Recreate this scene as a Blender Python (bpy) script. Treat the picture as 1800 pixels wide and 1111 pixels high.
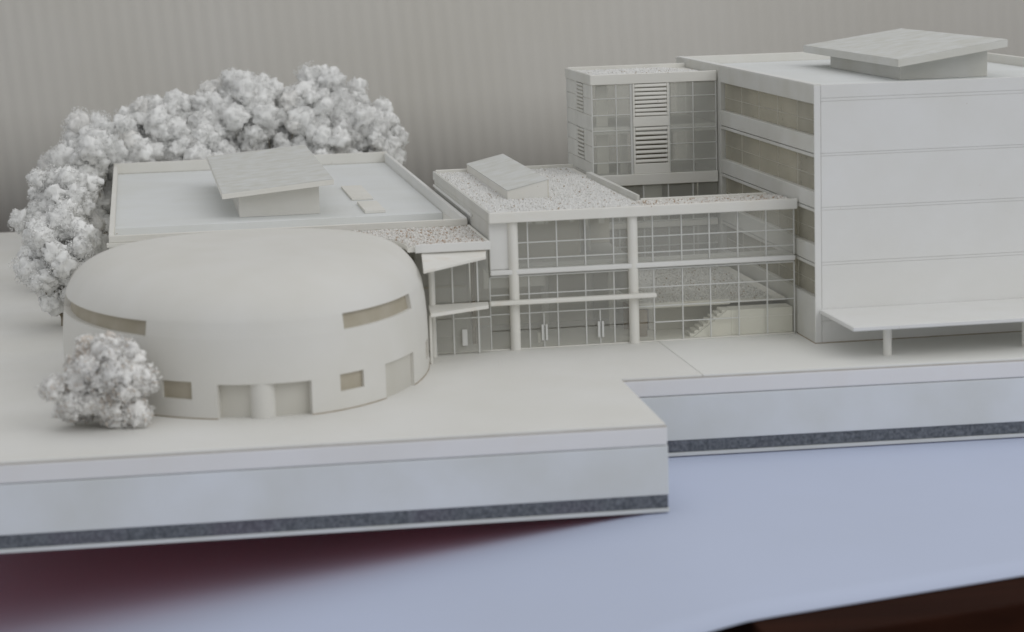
import bpy, bmesh, math, random
import numpy as np
from mathutils import Matrix, Vector

random.seed(7)
RNG = np.random.default_rng(11)
MM = 0.001                      # every length below is written in millimetres of the real tabletop model

for o in list(bpy.data.objects):
    bpy.data.objects.remove(o, do_unlink=True)
scene = bpy.context.scene
COL = scene.collection

# ------------------------------------------------------------------ camera
cam_data = bpy.data.cameras.new('camera')
cam = bpy.data.objects.new('camera', cam_data)
COL.objects.link(cam)
RIGHT = (0.986132, -0.163481, -0.028591)
DOWN = (-0.054987, -0.159300, -0.985698)
FWD = (0.156588, 0.973600, -0.166080)
rot = Matrix(((RIGHT[0], -DOWN[0], -FWD[0]), (RIGHT[1], -DOWN[1], -FWD[1]), (RIGHT[2], -DOWN[2], -FWD[2])))
cam.matrix_world = Matrix.Translation(Vector((-130.989, -808.831, 150.594)) * MM) @ rot.to_4x4()
cam_data.sensor_fit = 'HORIZONTAL'
cam_data.sensor_width = 36.0
cam_data.lens = 80.0
cam_data.clip_start = 0.02
cam_data.clip_end = 50.0
cam_data.dof.use_dof = True
cam_data.dof.focus_distance = 0.93
cam_data.dof.aperture_fstop = 20.0
scene.camera = cam

# ------------------------------------------------------------------ room light
world = bpy.data.worlds.new('World')
scene.world = world
world.use_nodes = True
bg = world.node_tree.nodes['Background']
bg.inputs['Color'].default_value = (0.97, 0.985, 1.0, 1)
bg.inputs['Strength'].default_value = 0.43


def area_light(name, loc, target, size, power, colour):
    d = bpy.data.lights.new(name, 'AREA')
    d.shape = 'RECTANGLE'
    d.size, d.size_y = size
    d.energy = power
    d.color = colour
    o = bpy.data.objects.new(name, d)
    COL.objects.link(o)
    o.location = Vector(loc) * MM
    o.rotation_euler = (Vector(target) - Vector(loc)).to_track_quat('-Z', 'Y').to_euler()
    return o


area_light('window_light', (760, -900, 900), (0, 0, 20), (1.1, 0.9), 4.6, (1.0, 1.0, 0.99))
area_light('ceiling_light', (40, 260, 1250), (0, 200, 0), (1.2, 1.2), 1.8, (1.0, 0.98, 0.95))

scene.cycles.max_bounces = 20
scene.cycles.diffuse_bounces = 10
scene.cycles.transparent_max_bounces = 32
vs = scene.view_settings
vs.view_transform = 'Standard'
vs.look = 'None'
vs.exposure = 0.17
vs.gamma = 1.0
vs.use_curve_mapping = False

# ------------------------------------------------------------------ materials
MATS = {}


def new_mat(name):
    m = bpy.data.materials.new(name)
    m.use_nodes = True
    MATS[name] = m
    nt = m.node_tree
    return m, nt, nt.nodes['Principled BSDF'], nt.nodes['Material Output']


def N(nt, kind, **props):
    n = nt.nodes.new(kind)
    for k, v in props.items():
        setattr(n, k, v)
    return n


def card(name, colour, vary=0.05, rough=0.75, speck=0.0, speck_col=(0.35, 0.24, 0.15), bump=0.06, scale=60.0,
         grain=None, stain=0.0):
    """painted card / styrene: faint blotches, sparse dirt specks, fine surface relief"""
    m, nt, b, out = new_mat(name)
    L = nt.links.new
    tc = N(nt, 'ShaderNodeTexCoord')
    geo = N(nt, 'ShaderNodeNewGeometry')
    pos = geo.outputs['Position']
    n1 = N(nt, 'ShaderNodeTexNoise'); n1.inputs['Scale'].default_value = scale; n1.inputs['Detail'].default_value = 5
    L(pos, n1.inputs['Vector'])
    r1 = N(nt, 'ShaderNodeValToRGB')
    r1.color_ramp.elements[0].position = 0.3
    r1.color_ramp.elements[1].position = 0.72
    c = colour
    lo = tuple(max(0, x * (1 - vary * k)) for x, k in zip(c, (1.0, 1.1, 1.5)))
    r1.color_ramp.elements[0].color = lo + (1,)
    r1.color_ramp.elements[1].color = c + (1,)
    L(n1.outputs['Fac'], r1.inputs['Fac'])
    col = r1.outputs['Color']
    if stain > 0:
        n3 = N(nt, 'ShaderNodeTexNoise'); n3.inputs['Scale'].default_value = 110; n3.inputs['Detail'].default_value = 3
        L(pos, n3.inputs['Vector'])
        r3 = N(nt, 'ShaderNodeValToRGB')
        r3.color_ramp.elements[0].position = 0.55; r3.color_ramp.elements[0].color = (0, 0, 0, 1)
        r3.color_ramp.elements[1].position = 0.8; r3.color_ramp.elements[1].color = (stain, stain, stain, 1)
        L(n3.outputs['Fac'], r3.inputs['Fac'])
        mx = N(nt, 'ShaderNodeMixRGB'); mx.inputs['Color2'].default_value = (0.62, 0.45, 0.28, 1)
        L(r3.outputs['Color'], mx.inputs['Fac']); L(col, mx.inputs['Color1']); col = mx.outputs['Color']
    if speck > 0:
        v = N(nt, 'ShaderNodeTexVoronoi'); v.inputs['Scale'].default_value = 220
        L(pos, v.inputs['Vector'])
        n2 = N(nt, 'ShaderNodeTexNoise'); n2.inputs['Scale'].default_value = 40
        L(pos, n2.inputs['Vector'])
        md = N(nt, 'ShaderNodeMath', operation='LESS_THAN'); md.inputs[1].default_value = speck
        L(v.outputs['Distance'], md.inputs[0])
        mg = N(nt, 'ShaderNodeMath', operation='GREATER_THAN'); mg.inputs[1].default_value = 0.56
        L(n2.outputs['Fac'], mg.inputs[0])
        mm = N(nt, 'ShaderNodeMath', operation='MULTIPLY'); L(md.outputs[0], mm.inputs[0]); L(mg.outputs[0], mm.inputs[1])
        m3 = N(nt, 'ShaderNodeMath', operation='MULTIPLY'); m3.inputs[1].default_value = 0.7; L(mm.outputs[0], m3.inputs[0])
        mx = N(nt, 'ShaderNodeMixRGB'); mx.inputs['Color2'].default_value = speck_col + (1,)
        L(m3.outputs[0], mx.inputs['Fac']); L(col, mx.inputs['Color1']); col = mx.outputs['Color']
    L(col, b.inputs['Base Color'])
    b.inputs['Roughness'].default_value = rough
    b.inputs['Specular IOR Level'].default_value = 0.3
    nb = N(nt, 'ShaderNodeTexNoise'); nb.inputs['Scale'].default_value = 1400; nb.inputs['Detail'].default_value = 3
    L(pos, nb.inputs['Vector'])
    h = nb.outputs['Fac']
    bp = N(nt, 'ShaderNodeBump'); bp.inputs['Strength'].default_value = bump; bp.inputs['Distance'].default_value = 0.0004
    if grain is not None:
        # scribed lines: a saw of narrow grooves along one axis
        axis, period, amt = grain
        sp = N(nt, 'ShaderNodeSeparateXYZ'); L(pos, sp.inputs[0])
        dv = N(nt, 'ShaderNodeMath', operation='DIVIDE'); dv.inputs[1].default_value = period * MM
        L(sp.outputs['XYZ'.index(axis)], dv.inputs[0])
        fr = N(nt, 'ShaderNodeMath', operation='FRACT'); L(dv.outputs[0], fr.inputs[0])
        gr = N(nt, 'ShaderNodeMath', operation='GREATER_THAN'); gr.inputs[1].default_value = 0.16; L(fr.outputs[0], gr.inputs[0])
        ml = N(nt, 'ShaderNodeMath', operation='MULTIPLY_ADD'); ml.inputs[1].default_value = amt
        L(gr.outputs[0], ml.inputs[0]); L(h, ml.inputs[2]); h = ml.outputs[0]
    L(h, bp.inputs['Height'])
    L(bp.outputs['Normal'], b.inputs['Normal'])
    return m


card('card_white', (0.80, 0.79, 0.755), vary=0.05, speck=0.05, stain=0.05)
card('card_cool', (0.78, 0.78, 0.77), vary=0.04, speck=0.03)
card('card_grey', (0.66, 0.66, 0.64), vary=0.10)  # darker white card: shade of left-facing sides put into the colour; also inner parts
card('roof_white', (0.77, 0.79, 0.80), vary=0.06, speck=0.05, scale=35)
card('roof_grey', (0.70, 0.71, 0.705), vary=0.13, speck=0.04, scale=150, grain=('Y', 3.0, 0.6))
card('canopy_white', (0.81, 0.80, 0.765), vary=0.05, stain=0.28)
card('plaster', (0.74, 0.73, 0.70), vary=0.05, speck=0.02, scale=45, bump=0.12)
card('tan_film', (0.49, 0.45, 0.375), vary=0.14, scale=120)
card('recess_grey', (0.63, 0.615, 0.57), vary=0.06)
card('inner_wall', (0.70, 0.67, 0.60), vary=0.12)
card('inner_grey', (0.72, 0.715, 0.695), vary=0.08)
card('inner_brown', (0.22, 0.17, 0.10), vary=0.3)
card('paving_scribed', (0.80, 0.795, 0.775), vary=0.06, scale=22, speck=0.03, bump=0.55, grain=('Y', 2.4, 1.2))
card('seam_tan', (0.68, 0.64, 0.60), vary=0.15, scale=150)
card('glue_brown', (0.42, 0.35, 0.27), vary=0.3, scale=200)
card('paving_plain', (0.80, 0.80, 0.78), vary=0.05, scale=22, speck=0.03)
card('edge_lilac', (0.82, 0.815, 0.832), vary=0.06, scale=25, stain=0.06)  # this and the next edge carry the bluish window light as colour
card('edge_cool', (0.77, 0.80, 0.85), vary=0.16, scale=22)
card('edge_card', (0.70, 0.72, 0.74), vary=0.1)
card('paper_white', (0.55, 0.61, 0.785), vary=0.05, scale=9, bump=0.02, rough=0.85)  # blue of the window light is mixed into the paper colour
card('mullion', (0.70, 0.705, 0.695), vary=0.05)
card('backdrop_grey', (0.68, 0.66, 0.625), vary=0.06, scale=8, rough=0.6, bump=0.03)
card('twig', (0.36, 0.32, 0.27), vary=0.3)
card('red_bounce', (0.80, 0.03, 0.05), vary=0.3, scale=20)
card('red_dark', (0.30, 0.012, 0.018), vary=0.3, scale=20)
card('carpet_dark', (0.035, 0.022, 0.02), vary=0.3, scale=30)


def table_mat():
    m, nt, b, out = new_mat('table_wood')
    L = nt.links.new
    geo = N(nt, 'ShaderNodeNewGeometry')
    mp = N(nt, 'ShaderNodeMapping'); mp.inputs['Scale'].default_value = (6, 60, 60)
    L(geo.outputs['Position'], mp.inputs['Vector'])
    n = N(nt, 'ShaderNodeTexNoise'); n.inputs['Scale'].default_value = 2.0; n.inputs['Detail'].default_value = 6
    L(mp.outputs['Vector'], n.inputs['Vector'])
    r = N(nt, 'ShaderNodeValToRGB')
    r.color_ramp.elements[0].color = (0.010, 0.004, 0.003, 1)
    r.color_ramp.elements[1].color = (0.045, 0.016, 0.009, 1)
    L(n.outputs['Fac'], r.inputs['Fac']); L(r.outputs['Color'], b.inputs['Base Color'])
    b.inputs['Roughness'].default_value = 0.8
    b.inputs['Specular IOR Level'].default_value = 0.04


table_mat()


def foam_mat():
    """dark speckled foam edge of the board, faintly purple in places"""
    m, nt, b, out = new_mat('foam_dark')
    L = nt.links.new
    geo = N(nt, 'ShaderNodeNewGeometry')
    mp = N(nt, 'ShaderNodeMapping'); mp.inputs['Scale'].default_value = (1, 1, 0.9)
    L(geo.outputs['Position'], mp.inputs['Vector'])
    n = N(nt, 'ShaderNodeTexNoise'); n.inputs['Scale'].default_value = 900; n.inputs['Detail'].default_value = 4
    L(mp.outputs['Vector'], n.inputs['Vector'])
    r = N(nt, 'ShaderNodeValToRGB')
    r.color_ramp.elements[0].position = 0.3; r.color_ramp.elements[0].color = (0.06, 0.068, 0.08, 1)
    r.color_ramp.elements[1].position = 0.78; r.color_ramp.elements[1].color = (0.20, 0.215, 0.24, 1)
    L(n.outputs['Fac'], r.inputs['Fac'])
    n2 = N(nt, 'ShaderNodeTexNoise'); n2.inputs['Scale'].default_value = 30
    L(geo.outputs['Position'], n2.inputs['Vector'])
    r2 = N(nt, 'ShaderNodeValToRGB')
    r2.color_ramp.elements[0].position = 0.5; r2.color_ramp.elements[0].color = (0, 0, 0, 1)
    r2.color_ramp.elements[1].position = 0.62; r2.color_ramp.elements[1].color = (0.12, 0.12, 0.12, 1)
    L(n2.outputs['Fac'], r2.inputs['Fac'])
    mx = N(nt, 'ShaderNodeMixRGB'); mx.inputs['Color2'].default_value = (0.16, 0.06, 0.15, 1)
    L(r2.outputs['Color'], mx.inputs['Fac']); L(r.outputs['Color'], mx.inputs['Color1'])
    L(mx.outputs['Color'], b.inputs['Base Color'])
    b.inputs['Roughness'].default_value = 0.5
    bp = N(nt, 'ShaderNodeBump'); bp.inputs['Strength'].default_value = 0.5; bp.inputs['Distance'].default_value = 0.0006
    L(n.outputs['Fac'], bp.inputs['Height']); L(bp.outputs['Normal'], b.inputs['Normal'])


foam_mat()


def crumb_mat(name, white, brown, amount):
    """loose grains: each grain has its own tone, a few are brown"""
    m, nt, b, out = new_mat(name)
    L = nt.links.new
    geo = N(nt, 'ShaderNodeNewGeometry')
    r = N(nt, 'ShaderNodeValToRGB')
    e = r.color_ramp.elements
    e[0].position = 0.0; e[0].color = brown + (1,)
    e[1].position = 1.0; e[1].color = white + (1,)
    e.new(amount).color = brown + (1,)
    e.new(min(0.99, amount + 0.02)).color = tuple(x * 0.9 for x in white) + (1,)
    L(geo.outputs['Random Per Island'], r.inputs['Fac'])
    L(r.outputs['Color'], b.inputs['Base Color'])
    b.inputs['Roughness'].default_value = 0.85
    b.inputs['Specular IOR Level'].default_value = 0.2


crumb_mat('gravel_white', (0.93, 0.925, 0.91), (0.50, 0.42, 0.33), 0.03)
crumb_mat('gravel_brown', (0.92, 0.90, 0.87), (0.50, 0.37, 0.27), 0.13)
crumb_mat('foliage_white', (0.975, 0.975, 0.965), (0.90, 0.89, 0.87), 0.08)
crumb_mat('foliage_near', (0.95, 0.94, 0.92), (0.72, 0.66, 0.60), 0.10)


def glass_mat(name, haze, tint, haze_col=(0.80, 0.80, 0.78)):
    """dusty acrylic sheet: mostly clear, a milky bloom and a weak reflection"""
    m, nt, b, out = new_mat(name)
    nt.nodes.remove(b)
    L = nt.links.new
    tr = N(nt, 'ShaderNodeBsdfTransparent'); tr.inputs['Color'].default_value = tint + (1,)
    df = N(nt, 'ShaderNodeBsdfDiffuse'); df.inputs['Color'].default_value = haze_col + (1,)
    gl = N(nt, 'ShaderNodeBsdfGlossy'); gl.inputs['Roughness'].default_value = 0.12
    geo = N(nt, 'ShaderNodeNewGeometry')
    n = N(nt, 'ShaderNodeTexNoise'); n.inputs['Scale'].default_value = 70; n.inputs['Detail'].default_value = 4
    L(geo.outputs['Position'], n.inputs['Vector'])
    mr = N(nt, 'ShaderNodeMapRange'); mr.inputs['To Min'].default_value = haze * 0.75; mr.inputs['To Max'].default_value = haze * 1.3
    L(n.outputs['Fac'], mr.inputs['Value'])
    m1 = N(nt, 'ShaderNodeMixShader'); L(mr.outputs['Result'], m1.inputs['Fac']); L(tr.outputs[0], m1.inputs[1]); L(df.outputs[0], m1.inputs[2])
    m2 = N(nt, 'ShaderNodeMixShader'); m2.inputs['Fac'].default_value = 0.02; L(m1.outputs[0], m2.inputs[1]); L(gl.outputs[0], m2.inputs[2])
    L(m2.outputs[0], out.inputs['Surface'])


glass_mat('glass_thin', 0.06, (0.99, 0.99, 0.97))
glass_mat('glass_clear', 0.16, (0.97, 0.97, 0.95))
glass_mat('glass_milky', 0.20, (0.96, 0.96, 0.94))
glass_mat('glass_tan', 0.34, (0.97, 0.96, 0.92), (0.76, 0.73, 0.63))
glass_mat('glass_frosted', 0.6, (0.95, 0.95, 0.93))
glass_mat('glass_tower', 0.25, (0.97, 0.97, 0.95))

# ------------------------------------------------------------------ building helpers
ORIGIN = {}
MESHES = {}


def tag(o, label=None, category=None, group=None, kind=None):
    for k, v in (('label', label), ('category', category), ('group', group), ('kind', kind)):
        if v:
            o[k] = v
    return o


def place(o, parent, world_pos):
    """link o, parent it, put its origin at world_pos (mm)"""
    COL.objects.link(o)
    p = Vector(world_pos)
    if parent is not None:
        o.parent = parent
        o.location = (p - ORIGIN[parent.name]) * MM
    else:
        o.location = p * MM
    ORIGIN[o.name] = p
    return o


def thing(name, label, category, loc=(0, 0, 0), group=None):
    o = bpy.data.objects.new(name, None)
    o.empty_display_size = 0.01
    place(o, None, loc)
    return tag(o, label, category, group)


def mesh_obj(name, verts, faces, mat, parent=None, origin=None, smooth=None, bevel=0.0):
    """one mesh object from world millimetre vertices"""
    v = np.asarray(verts, float)
    if origin is None:
        lo, hi = v.min(0), v.max(0)
        origin = ((lo[0] + hi[0]) / 2, (lo[1] + hi[1]) / 2, lo[2])
    me = bpy.data.meshes.new(name)
    me.from_pydata(((v - np.array(origin)) * MM).tolist(), [], [list(f) for f in faces])
    me.update()
    bm = bmesh.new(); bm.from_mesh(me)
    bmesh.ops.recalc_face_normals(bm, faces=bm.faces)
    if bevel > 0:
        bmesh.ops.bevel(bm, geom=list(bm.edges), offset=bevel * MM, segments=2, profile=0.6, affect='EDGES', clamp_overlap=True)
    bm.to_mesh(me); bm.free()
    me.materials.append(MATS[mat])
    if smooth is not None:
        me.polygons.foreach_set('use_smooth', [True] * len(me.polygons))
        me.set_sharp_from_angle(angle=math.radians(smooth))
    o = bpy.data.objects.new(name, me)
    return place(o, parent, origin)


def box(name, x, y, z, mat, parent=None, bevel=0.12, jitter=0.0):
    """a card block x=(x0,x1) y=(y0,y1) z=(z0,z1); alike blocks share their mesh"""
    dx, dy, dz = abs(x[1] - x[0]), abs(y[1] - y[0]), abs(z[1] - z[0])
    bevel = min(bevel, dx * 0.3, dy * 0.3, dz * 0.3)
    key = (round(dx, 3), round(dy, 3), round(dz, 3), mat, round(bevel, 3))
    me = MESHES.get(key)
    if me is None:
        bm = bmesh.new()
        bmesh.ops.create_cube(bm, size=1.0)
        bmesh.ops.scale(bm, vec=(dx * MM, dy * MM, dz * MM), verts=bm.verts)
        if bevel > 0:
            bmesh.ops.bevel(bm, geom=list(bm.edges), offset=bevel * MM, segments=1, affect='EDGES')
        me = bpy.data.meshes.new(name)
        bm.to_mesh(me); bm.free()
        me.materials.append(MATS[mat])
        MESHES[key] = me
    o = bpy.data.objects.new(name, me)
    place(o, parent, ((x[0] + x[1]) / 2, (y[0] + y[1]) / 2, (z[0] + z[1]) / 2))
    if jitter:
        o.rotation_euler = [math.radians(random.uniform(-jitter, jitter)) for _ in range(3)]
    return o


def prism_z(name, poly, z0, z1, mat, parent=None, bevel=0.12):
    n = len(poly)
    v = [(p[0], p[1], z0) for p in poly] + [(p[0], p[1], z1) for p in poly]
    f = [list(range(n))[::-1], list(range(n, 2 * n))] + [(i, (i + 1) % n, n + (i + 1) % n, n + i) for i in range(n)]
    return mesh_obj(name, v, f, mat, parent, bevel=bevel)


def prism_x(name, poly, x0, x1, mat, parent=None, bevel=0.12):
    """profile poly of (y, z) pushed along x"""
    n = len(poly)
    v = [(x0, p[0], p[1]) for p in poly] + [(x1, p[0], p[1]) for p in poly]
    f = [list(range(n))[::-1], list(range(n, 2 * n))] + [(i, (i + 1) % n, n + (i + 1) % n, n + i) for i in range(n)]
    return mesh_obj(name, v, f, mat, parent, bevel=bevel)


def prism_y(name, poly, y0, y1, mat, parent=None, bevel=0.12):
    """profile poly of (x, z) pushed along y"""
    n = len(poly)
    v = [(p[0], y0, p[1]) for p in poly] + [(p[0], y1, p[1]) for p in poly]
    f = [list(range(n))[::-1], list(range(n, 2 * n))] + [(i, (i + 1) % n, n + (i + 1) % n, n + i) for i in range(n)]
    return mesh_obj(name, v, f, mat, parent, bevel=bevel)


def hexa(name, top4, thick, mat, parent=None, bevel=0.12):
    """a flat plate from its four top corners"""
    v = list(top4) + [(p[0], p[1], p[2] - thick) for p in top4]
    f = [(0, 1, 2, 3), (7, 6, 5, 4)] + [(i, (i + 1) % 4, 4 + (i + 1) % 4, 4 + i) for i in range(4)]
    return mesh_obj(name, v, f, mat, parent, bevel=bevel)


def cyl(name, x, y, z0, z1, r, mat, parent=None, seg=24, bevel=0.15):
    v, f = [], []
    for z, rr in ((z0, r), (z1 - bevel, r), (z1, r - bevel)):
        for i in range(seg):
            a = 2 * math.pi * i / seg
            v.append((x + rr * math.cos(a), y + rr * math.sin(a), z))
    for k in range(2):
        for i in range(seg):
            j = (i + 1) % seg
            f.append((k * seg + i, k * seg + j, (k + 1) * seg + j, (k + 1) * seg + i))
    f.append(list(range(seg))[::-1]); f.append(list(range(2 * seg, 3 * seg)))
    return mesh_obj(name, v, f, mat, parent, smooth=40)


# unit grain: a lumpy three-sided bipyramid
GV = np.array([(1, 0, 0), (-0.5, 0.87, 0), (-0.5, -0.87, 0), (0, 0, 1), (0, 0, -1)], float)
GF = np.array([(0, 1, 3), (1, 2, 3), (2, 0, 3), (1, 0, 4), (2, 1, 4), (0, 2, 4)])


_bm = bmesh.new(); bmesh.ops.create_icosphere(_bm, subdivisions=3, radius=1.0); _bm.verts.ensure_lookup_table()
ICO_V = np.array([q.co[:] for q in _bm.verts]); ICO_F = np.array([[q.index for q in p.verts] for p in _bm.faces]); _bm.free()


def grains(name, pts, size, stretch, mat, parent, origin, flat=1.0, cores=(), normals=None):
    """many small grains joined into one object"""
    n = len(pts)
    q = RNG.normal(size=(n, 4)); q /= np.linalg.norm(q, axis=1)[:, None]
    w, x, y, z = q.T
    R = np.stack([np.stack([1 - 2 * (y * y + z * z), 2 * (x * y - z * w), 2 * (x * z + y * w)], -1),
                  np.stack([2 * (x * y + z * w), 1 - 2 * (x * x + z * z), 2 * (y * z - x * w)], -1),
                  np.stack([2 * (x * z - y * w), 2 * (y * z + x * w), 1 - 2 * (x * x + y * y)], -1)], 1)
    if normals is not None:
        w_ = normals + RNG.normal(size=(n, 3)) * 0.6; w_ /= np.linalg.norm(w_, axis=1)[:, None]
        t_ = np.cross(w_, RNG.normal(size=(n, 3))); t_ /= np.linalg.norm(t_, axis=1)[:, None]
        R = np.stack([np.cross(t_, w_), w_, t_], -1)
    s = RNG.uniform(size[0], size[1], n)
    sc = np.stack([s * RNG.uniform(0.6, 1.1, n), s * RNG.uniform(0.6, 1.1, n), s * RNG.uniform(stretch[0], stretch[1], n)], -1)
    if normals is not None:
        sc[:, 1] *= 0.55
    base = GV[None] * RNG.uniform(0.75, 1.25, (n, 5, 1)) * sc[:, None, :]
    v = np.einsum('nij,nkj->nki', R, base)
    v[:, :, 2] *= flat
    v = (v + np.asarray(pts)[:, None, :]).reshape(-1, 3)
    f = (GF[None] + 5 * np.arange(n)[:, None, None]).reshape(-1, 3)
    if cores:                   # lumpy foam heart of every clump
        vs_, fs_ = [v], [f]; k = len(v)
        for c, r in cores:
            u = ICO_V * (r * (0.95 + 0.34 * np.sin(ICO_V @ RNG.normal(size=(3, 4)) * 3.5).mean(1) + 0.34 * np.sin(ICO_V @ RNG.normal(size=(3, 5)) * 9).mean(1) + RNG.uniform(-0.24, 0.24, len(ICO_V))))[:, None]
            vs_.append(u + c); fs_.append(ICO_F + k); k += len(ICO_V)
        v = np.concatenate(vs_); f = np.concatenate(fs_)
    me = bpy.data.meshes.new(name)
    v = (v - np.array(origin)) * MM
    me.vertices.add(len(v)); me.vertices.foreach_set('co', v.ravel())
    me.loops.add(f.size); me.loops.foreach_set('vertex_index', f.ravel())
    me.polygons.add(len(f)); me.polygons.foreach_set('loop_start', np.arange(0, f.size, 3)); me.polygons.foreach_set('loop_total', np.full(len(f), 3))
    me.update(calc_edges=True); me.validate()
    me.materials.append(MATS[mat])
    o = bpy.data.objects.new(name, me)
    return place(o, parent, origin)


def gravel(inside, bounds, z, n, mat, parent, name='gravel', size=(0.30, 0.58)):
    x = RNG.uniform(bounds[0], bounds[1], n); y = RNG.uniform(bounds[2], bounds[3], n)
    k = np.array([inside(a, b) for a, b in zip(x, y)]) if inside else np.ones(n, bool)
    x, y = x[k], y[k]
    pts = np.stack([x, y, z + RNG.uniform(0.05, 0.35, len(x))], -1)
    o = grains(name, pts, size, (0.7, 1.5), mat, parent, (float(x.mean()), float(y.mean()), z))
    o['kind'] = 'stuff'
    return o


# ------------------------------------------------------------------ the setting: table, backdrop
tbl = prism_z('table', [(20, -272), (700, -110), (700, 560), (20, 560)], -110, -29.0, 'table_wood', None, bevel=0.8)
tag(tbl, kind='structure')
flr = prism_z('floor', [(-1500, -1200), (1500, -1200), (1500, 900), (-1500, 900)], -420, -400, 'carpet_dark', None, bevel=0)
tag(flr, kind='structure')


def make_backdrop():
    """corrugated grey sheet standing behind the model, flutes upright and leaning a little"""
    v, f = [], []
    period, amp, step = 8.0, 0.16, 8
    xs = np.arange(-420, 640, period / step)
    rows = (-30, 60, 140, 240, 420)
    for z in rows:
        for i, x in enumerate(xs):
            lean = (z - 60) * -0.075
            v.append((x + lean, 500 + amp * math.sin(2 * math.pi * i / step) * (1 + 0.25 * math.sin(x * 0.05)) + 0.9 * math.sin(x * 0.011), z))
    n = len(xs)
    for r in range(len(rows) - 1):
        for i in range(n - 1):
            f.append((r * n + i, r * n + i + 1, (r + 1) * n + i + 1, (r + 1) * n + i))
    k = len(v)
    o = mesh_obj('backdrop', v, f, 'backdrop_grey', None, smooth=60)
    md = o.modifiers.new('thickness', 'SOLIDIFY'); md.thickness = 0.001
    tag(o, kind='structure')


make_backdrop()

# ------------------------------------------------------------------ paper sheet and added red block under the board
def make_paper():
    v, f = [], []
    us = np.linspace(-420, 330, 90)
    ts = np.linspace(0, 1, 24)
    for t in ts:
        for x in us:
            y_near = -256.8 + 0.25 * x if x > -60 else -271.8 + 0.05 * (x + 60)
            y_far = 120 + 0.02 * x
            y = y_near + (y_far - y_near) * t
            d = max(0.0, 22 - x)
            z = -28.45 - 0.15 * (math.sqrt(d * d + 64) - 8)
            v.append((x, y, z))
    n = len(us)
    for r in range(len(ts) - 1):
        for i in range(n - 1):
            f.append((r * n + i, r * n + i + 1, (r + 1) * n + i + 1, (r + 1) * n + i))
    o = mesh_obj('paper_sheet', v, f, 'paper_white', None, smooth=60)
    md = o.modifiers.new('thickness', 'SOLIDIFY'); md.thickness = 0.0003
    tag(o, 'large bluish white paper sheet spread under the model board', 'paper')


make_paper()
rb = prism_z('red_bounce_block', [(-236, 30), (-12, 30), (-12, 300), (-236, 300)], -110, -28.8, 'red_dark', None, bevel=0.4)  # added block, reddens the shadow under the board
tag(rb, 'added dark red block tinting the shadow underneath the white model board', 'block')

# ------------------------------------------------------------------ the base board
def front_y(x): return -139.0 + (24.5 - x) * 0.029
def rear_y(x): return -65.5 - (x - 26) * 0.043


XL, XR, YB = -250, 240, 430
base = thing('model_base', 'stepped white model board with dark foam edge carrying all the white buildings', 'model base', (0, 100, -28))


def lshape(d):
    return [(XL, front_y(XL) + d), (24.5 - d, front_y(24.5) + d), (26 - d, rear_y(26) + d), (XR, rear_y(XR) + d), (XR, YB), (XL, YB)]


prism_z('red_bounce_sheet', lshape(2.0), -28.4, -28.05, 'red_bounce', base, bevel=0)  # added red sheet, bounces red light onto the shaded paper below
prism_z('backing_card', lshape(0.0), -28.0, -26.75, 'edge_card', base, bevel=0.15)
prism_z('foam_core', lshape(0.35), -26.7, -22.55, 'foam_dark', base, bevel=0.1)
prism_z('lower_layer', lshape(0.1), -22.5, -7.0, 'edge_cool', base, bevel=0.25)
prism_z('upper_layer', lshape(0.25), -6.8, -1.05, 'edge_lilac', base, bevel=0.5)
prism_z('glue_seam', lshape(0.35), -1.04, -0.86, 'seam_tan', base, bevel=0)
prism_z('paving_sheet', [(XL, front_y(XL) + 0.6), (23.8, front_y(24) + 0.6), (25.4, rear_y(26) + 0.6), (53.72, rear_y(54) + 0.6), (53.72, YB), (XL, YB)],
        -0.85, 0.0, 'paving_scribed', base, bevel=0.3)
prism_z('paving_sheet', [(53.92, rear_y(54) + 0.6), (XR, rear_y(XR) + 0.6), (XR, YB), (53.92, YB)], -0.85, 0.0, 'paving_plain', base, bevel=0.3)

# ------------------------------------------------------------------ domed building
DX, DA, DAL, DF, DB = -93.0, 60.0, 69.0, 95.0, 43.5


def dome_pt(th, s=1.0, inset=0.0):
    b = DF if math.sin(th) < 0 else DB
    a = DA if math.cos(th) > 0 else DAL
    return (DX + (a * s - inset) * math.cos(th), (b * s - inset) * math.sin(th))


def wall_s(z):         # the wall leans in more and more towards the shoulder
    return 1.0 - 0.03 * (z / 31.0) ** 4


def th_of(x):          # angle on the front half for a given x
    return -math.acos(max(-1, min(1, (x - DX) / (DA if x > DX else DAL))))


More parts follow.
